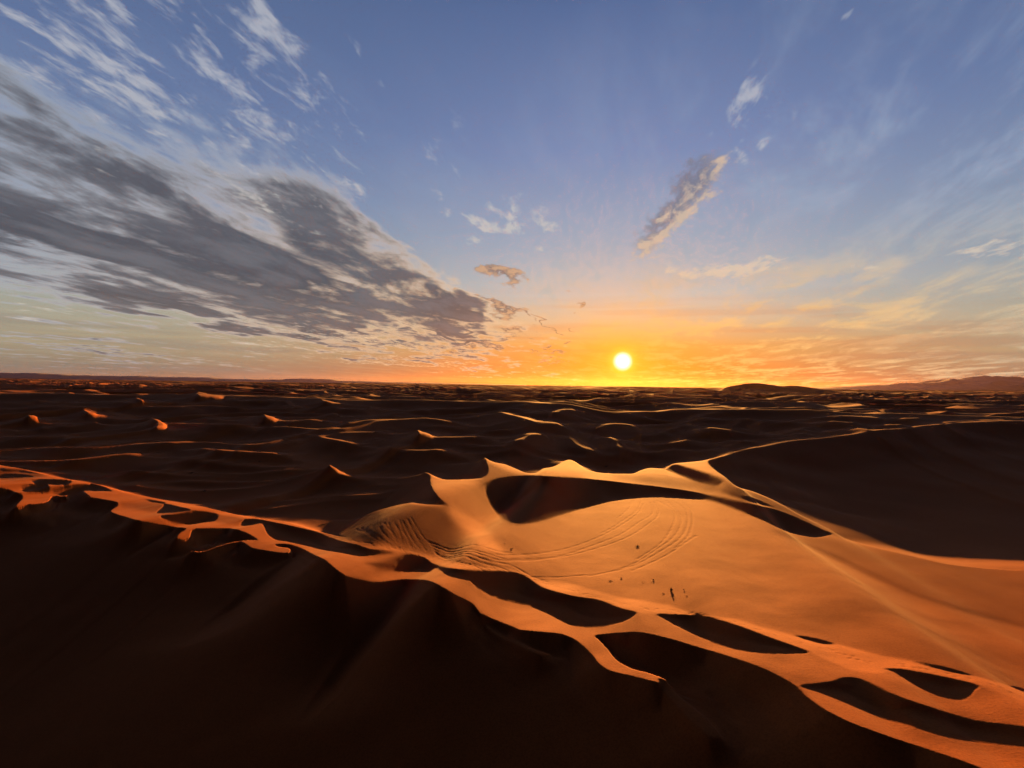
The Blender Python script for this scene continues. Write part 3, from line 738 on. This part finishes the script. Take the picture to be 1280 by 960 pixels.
# ------------------------------------------------------------------ air
me = bpy.data.meshes.new('haze'); bm = bmesh.new(); bmesh.ops.create_cube(bm, size=1.0); bm.to_mesh(me); bm.free()
haze = bpy.data.objects.new('haze', me); col.objects.link(haze)
HZ0, HZ1 = -45.0, 420.0
haze.scale = (80000, 80000, HZ1 - HZ0); haze.location = (0, 3000, (HZ0 + HZ1) / 2); haze['kind'] = 'stuff'
m = bpy.data.materials.new('haze'); m.use_nodes = True; nt = m.node_tree; nt.nodes.remove(nt.nodes['Principled BSDF'])
pv = nt.nodes.new('ShaderNodeVolumePrincipled'); pv.inputs['Color'].default_value = (0.50, 0.31, 0.17, 1); pv.inputs['Density'].default_value = 0.42e-5; pv.inputs['Anisotropy'].default_value = 0.70
nt.links.new(pv.outputs[0], nt.nodes['Material Output'].inputs['Volume']); me.materials.append(m)
m.cycles.homogeneous_volume = True if hasattr(m.cycles, 'homogeneous_volume') else False
# ------------------------------------------------------------------ desert shrubs
ms_, Ns, Ps = material('dry_shrub')
nn = Ns.noise(Ns.node('ShaderNodeNewGeometry').outputs['Position'], 14.0, 2)
Ns.l.new(Ns.mix(nn, (0.055, 0.05, 0.022), (0.13, 0.10, 0.05)), Ps.inputs['Base Color']); Ps.inputs['Roughness'].default_value = 0.85
def tuft(name, px, py, h, w, n, lean, label, seed, group):
    h *= 0.36 if seed == 1 else 0.24; w *= 1.25; x, y, z = ground(px, py); rg = random.Random(seed)
    bm = bmesh.new()
    def blade(x0, y0, dx, dy, hh, r, nseg=4):
        prev = None
        for i in range(nseg + 1):
            t = i / nseg; cx = x0 + dx * t ** 1.5; cy = y0 + dy * t ** 1.5; cz = hh * (t - 0.18 * t * t) - 0.04
            rr_ = r * (1 - 0.85 * t)
            ring = [bm.verts.new((cx + rr_ * cos(k * 2.094), cy + rr_ * sin(k * 2.094), cz)) for k in range(3)]
            if prev:
                for k in range(3): bm.faces.new((prev[k], prev[(k + 1) % 3], ring[(k + 1) % 3], ring[k]))
            prev = ring
        return (cx, cy, cz)
    for i in range(n):
        a = rg.uniform(0, 2 * pi); sp = w * abs(rg.gauss(0, .42)); hh = h * rg.uniform(.45, 1.0) * (1 - 0.35 * min(sp / w, 1))
        bx, by = rg.gauss(0, w * .10), rg.gauss(0, w * .10)
        tip = blade(bx, by, sp * cos(a) + lean * hh, sp * sin(a), hh, 0.016)
        for q in range(3):            # side twigs
            t = rg.uniform(.35, .9); ang = rg.uniform(0, 2 * pi); l = hh * .28
            sx_, sy_, sz_ = bx + (sp * cos(a) + lean * hh) * t ** 1.5, by + sp * sin(a) * t ** 1.5, hh * (t - .18 * t * t)
            v = [bm.verts.new((sx_, sy_, sz_ - .012)), bm.verts.new((sx_, sy_, sz_ + .022)), bm.verts.new((sx_ + l * cos(ang) * .6, sy_ + l * sin(ang) * .6, sz_ + l * .7))]
            bm.faces.new(v)
            v2 = [bm.verts.new((sx_ + .02, sy_, sz_)), bm.verts.new((sx_ - .02, sy_ + .02, sz_)), bm.verts.new((sx_ + l * cos(ang) * .55, sy_ + l * sin(ang) * .55, sz_ + l * .75))]
            bm.faces.new(v2)
    me = bpy.data.meshes.new(name); bm.to_mesh(me); bm.free(); me.materials.append(ms_)
    o = bpy.data.objects.new(name, me); col.objects.link(o); o.location = (x, y, z)
    o['label'] = label; o['category'] = 'shrub'; o['group'] = group
    return o
G = 'dry shrubs scattered over the sand'
for a in [
 (839, 738, 0.95, .22, 22, .02, 'tallest dry shrub, an upright dark stalk in the cluster on the sunlit basin', 1),
 (854, 736, 0.55, .10, 7, .05, 'thin upright dry stalk just right of the tallest shrub in the basin', 2),
 (829, 741, 0.26, .24, 16, 0, 'tiny low tuft in front of and left of the tallest shrub', 3),
 (858, 744, 0.22, .26, 14, .1, 'tiny flat tuft in front of and right of the tallest shrub', 4),
 (817, 724, 0.42, .20, 16, -.2, 'small leaning shrub behind and left of the tallest shrub', 5),
 (804, 727, 0.20, .26, 14, 0, 'tiny dot of a tuft just behind and left of the small leaning shrub', 6),
 (777, 722, 0.40, .26, 22, 0, 'small round shrub beside the wide flat one, just below the outer tyre track', 7),
 (763, 725, 0.30, .60, 34, .1, 'wide flat low shrub, leftmost of the cluster below the outer tyre track', 8),
 (796, 682, 0.62, .55, 40, .1, 'bushy dark shrub alone on a sand mound between the two looping tyre tracks', 9),
 (640, 685, 0.42, .30, 22, 0, 'lone small shrub on the basin floor left of the tyre tracks, below the shaded bowl', 10),
 (631, 678, 0.18, .18, 10, 0, 'faint speck of a tuft just behind the lone shrub below the shaded bowl', 11),
 (758, 582.5, 1.3, .9, 34, 0, 'dark shrub in the shaded hollow behind the sunlit ridge, near the middle', 12),
 (405, 655, 1.1, 1.3, 60, .1, 'dark bush poking out right behind the near crest, left of the tangled tyre tracks', 13),
 (256, 613, 0.9, .9, 36, 0, 'dark shrub on the shaded valley floor, nearest of the three at the left', 14),
 (240, 590, 0.9, 1.1, 36, 0, 'dark shrub on the shaded valley floor, leftmost of the three at the left', 15),
 (325, 576, 0.9, .9, 30, 0, 'small dark shrub in the shaded valley, farthest of the three at the left', 16)]:
    tuft('desert_shrub', *a, G)
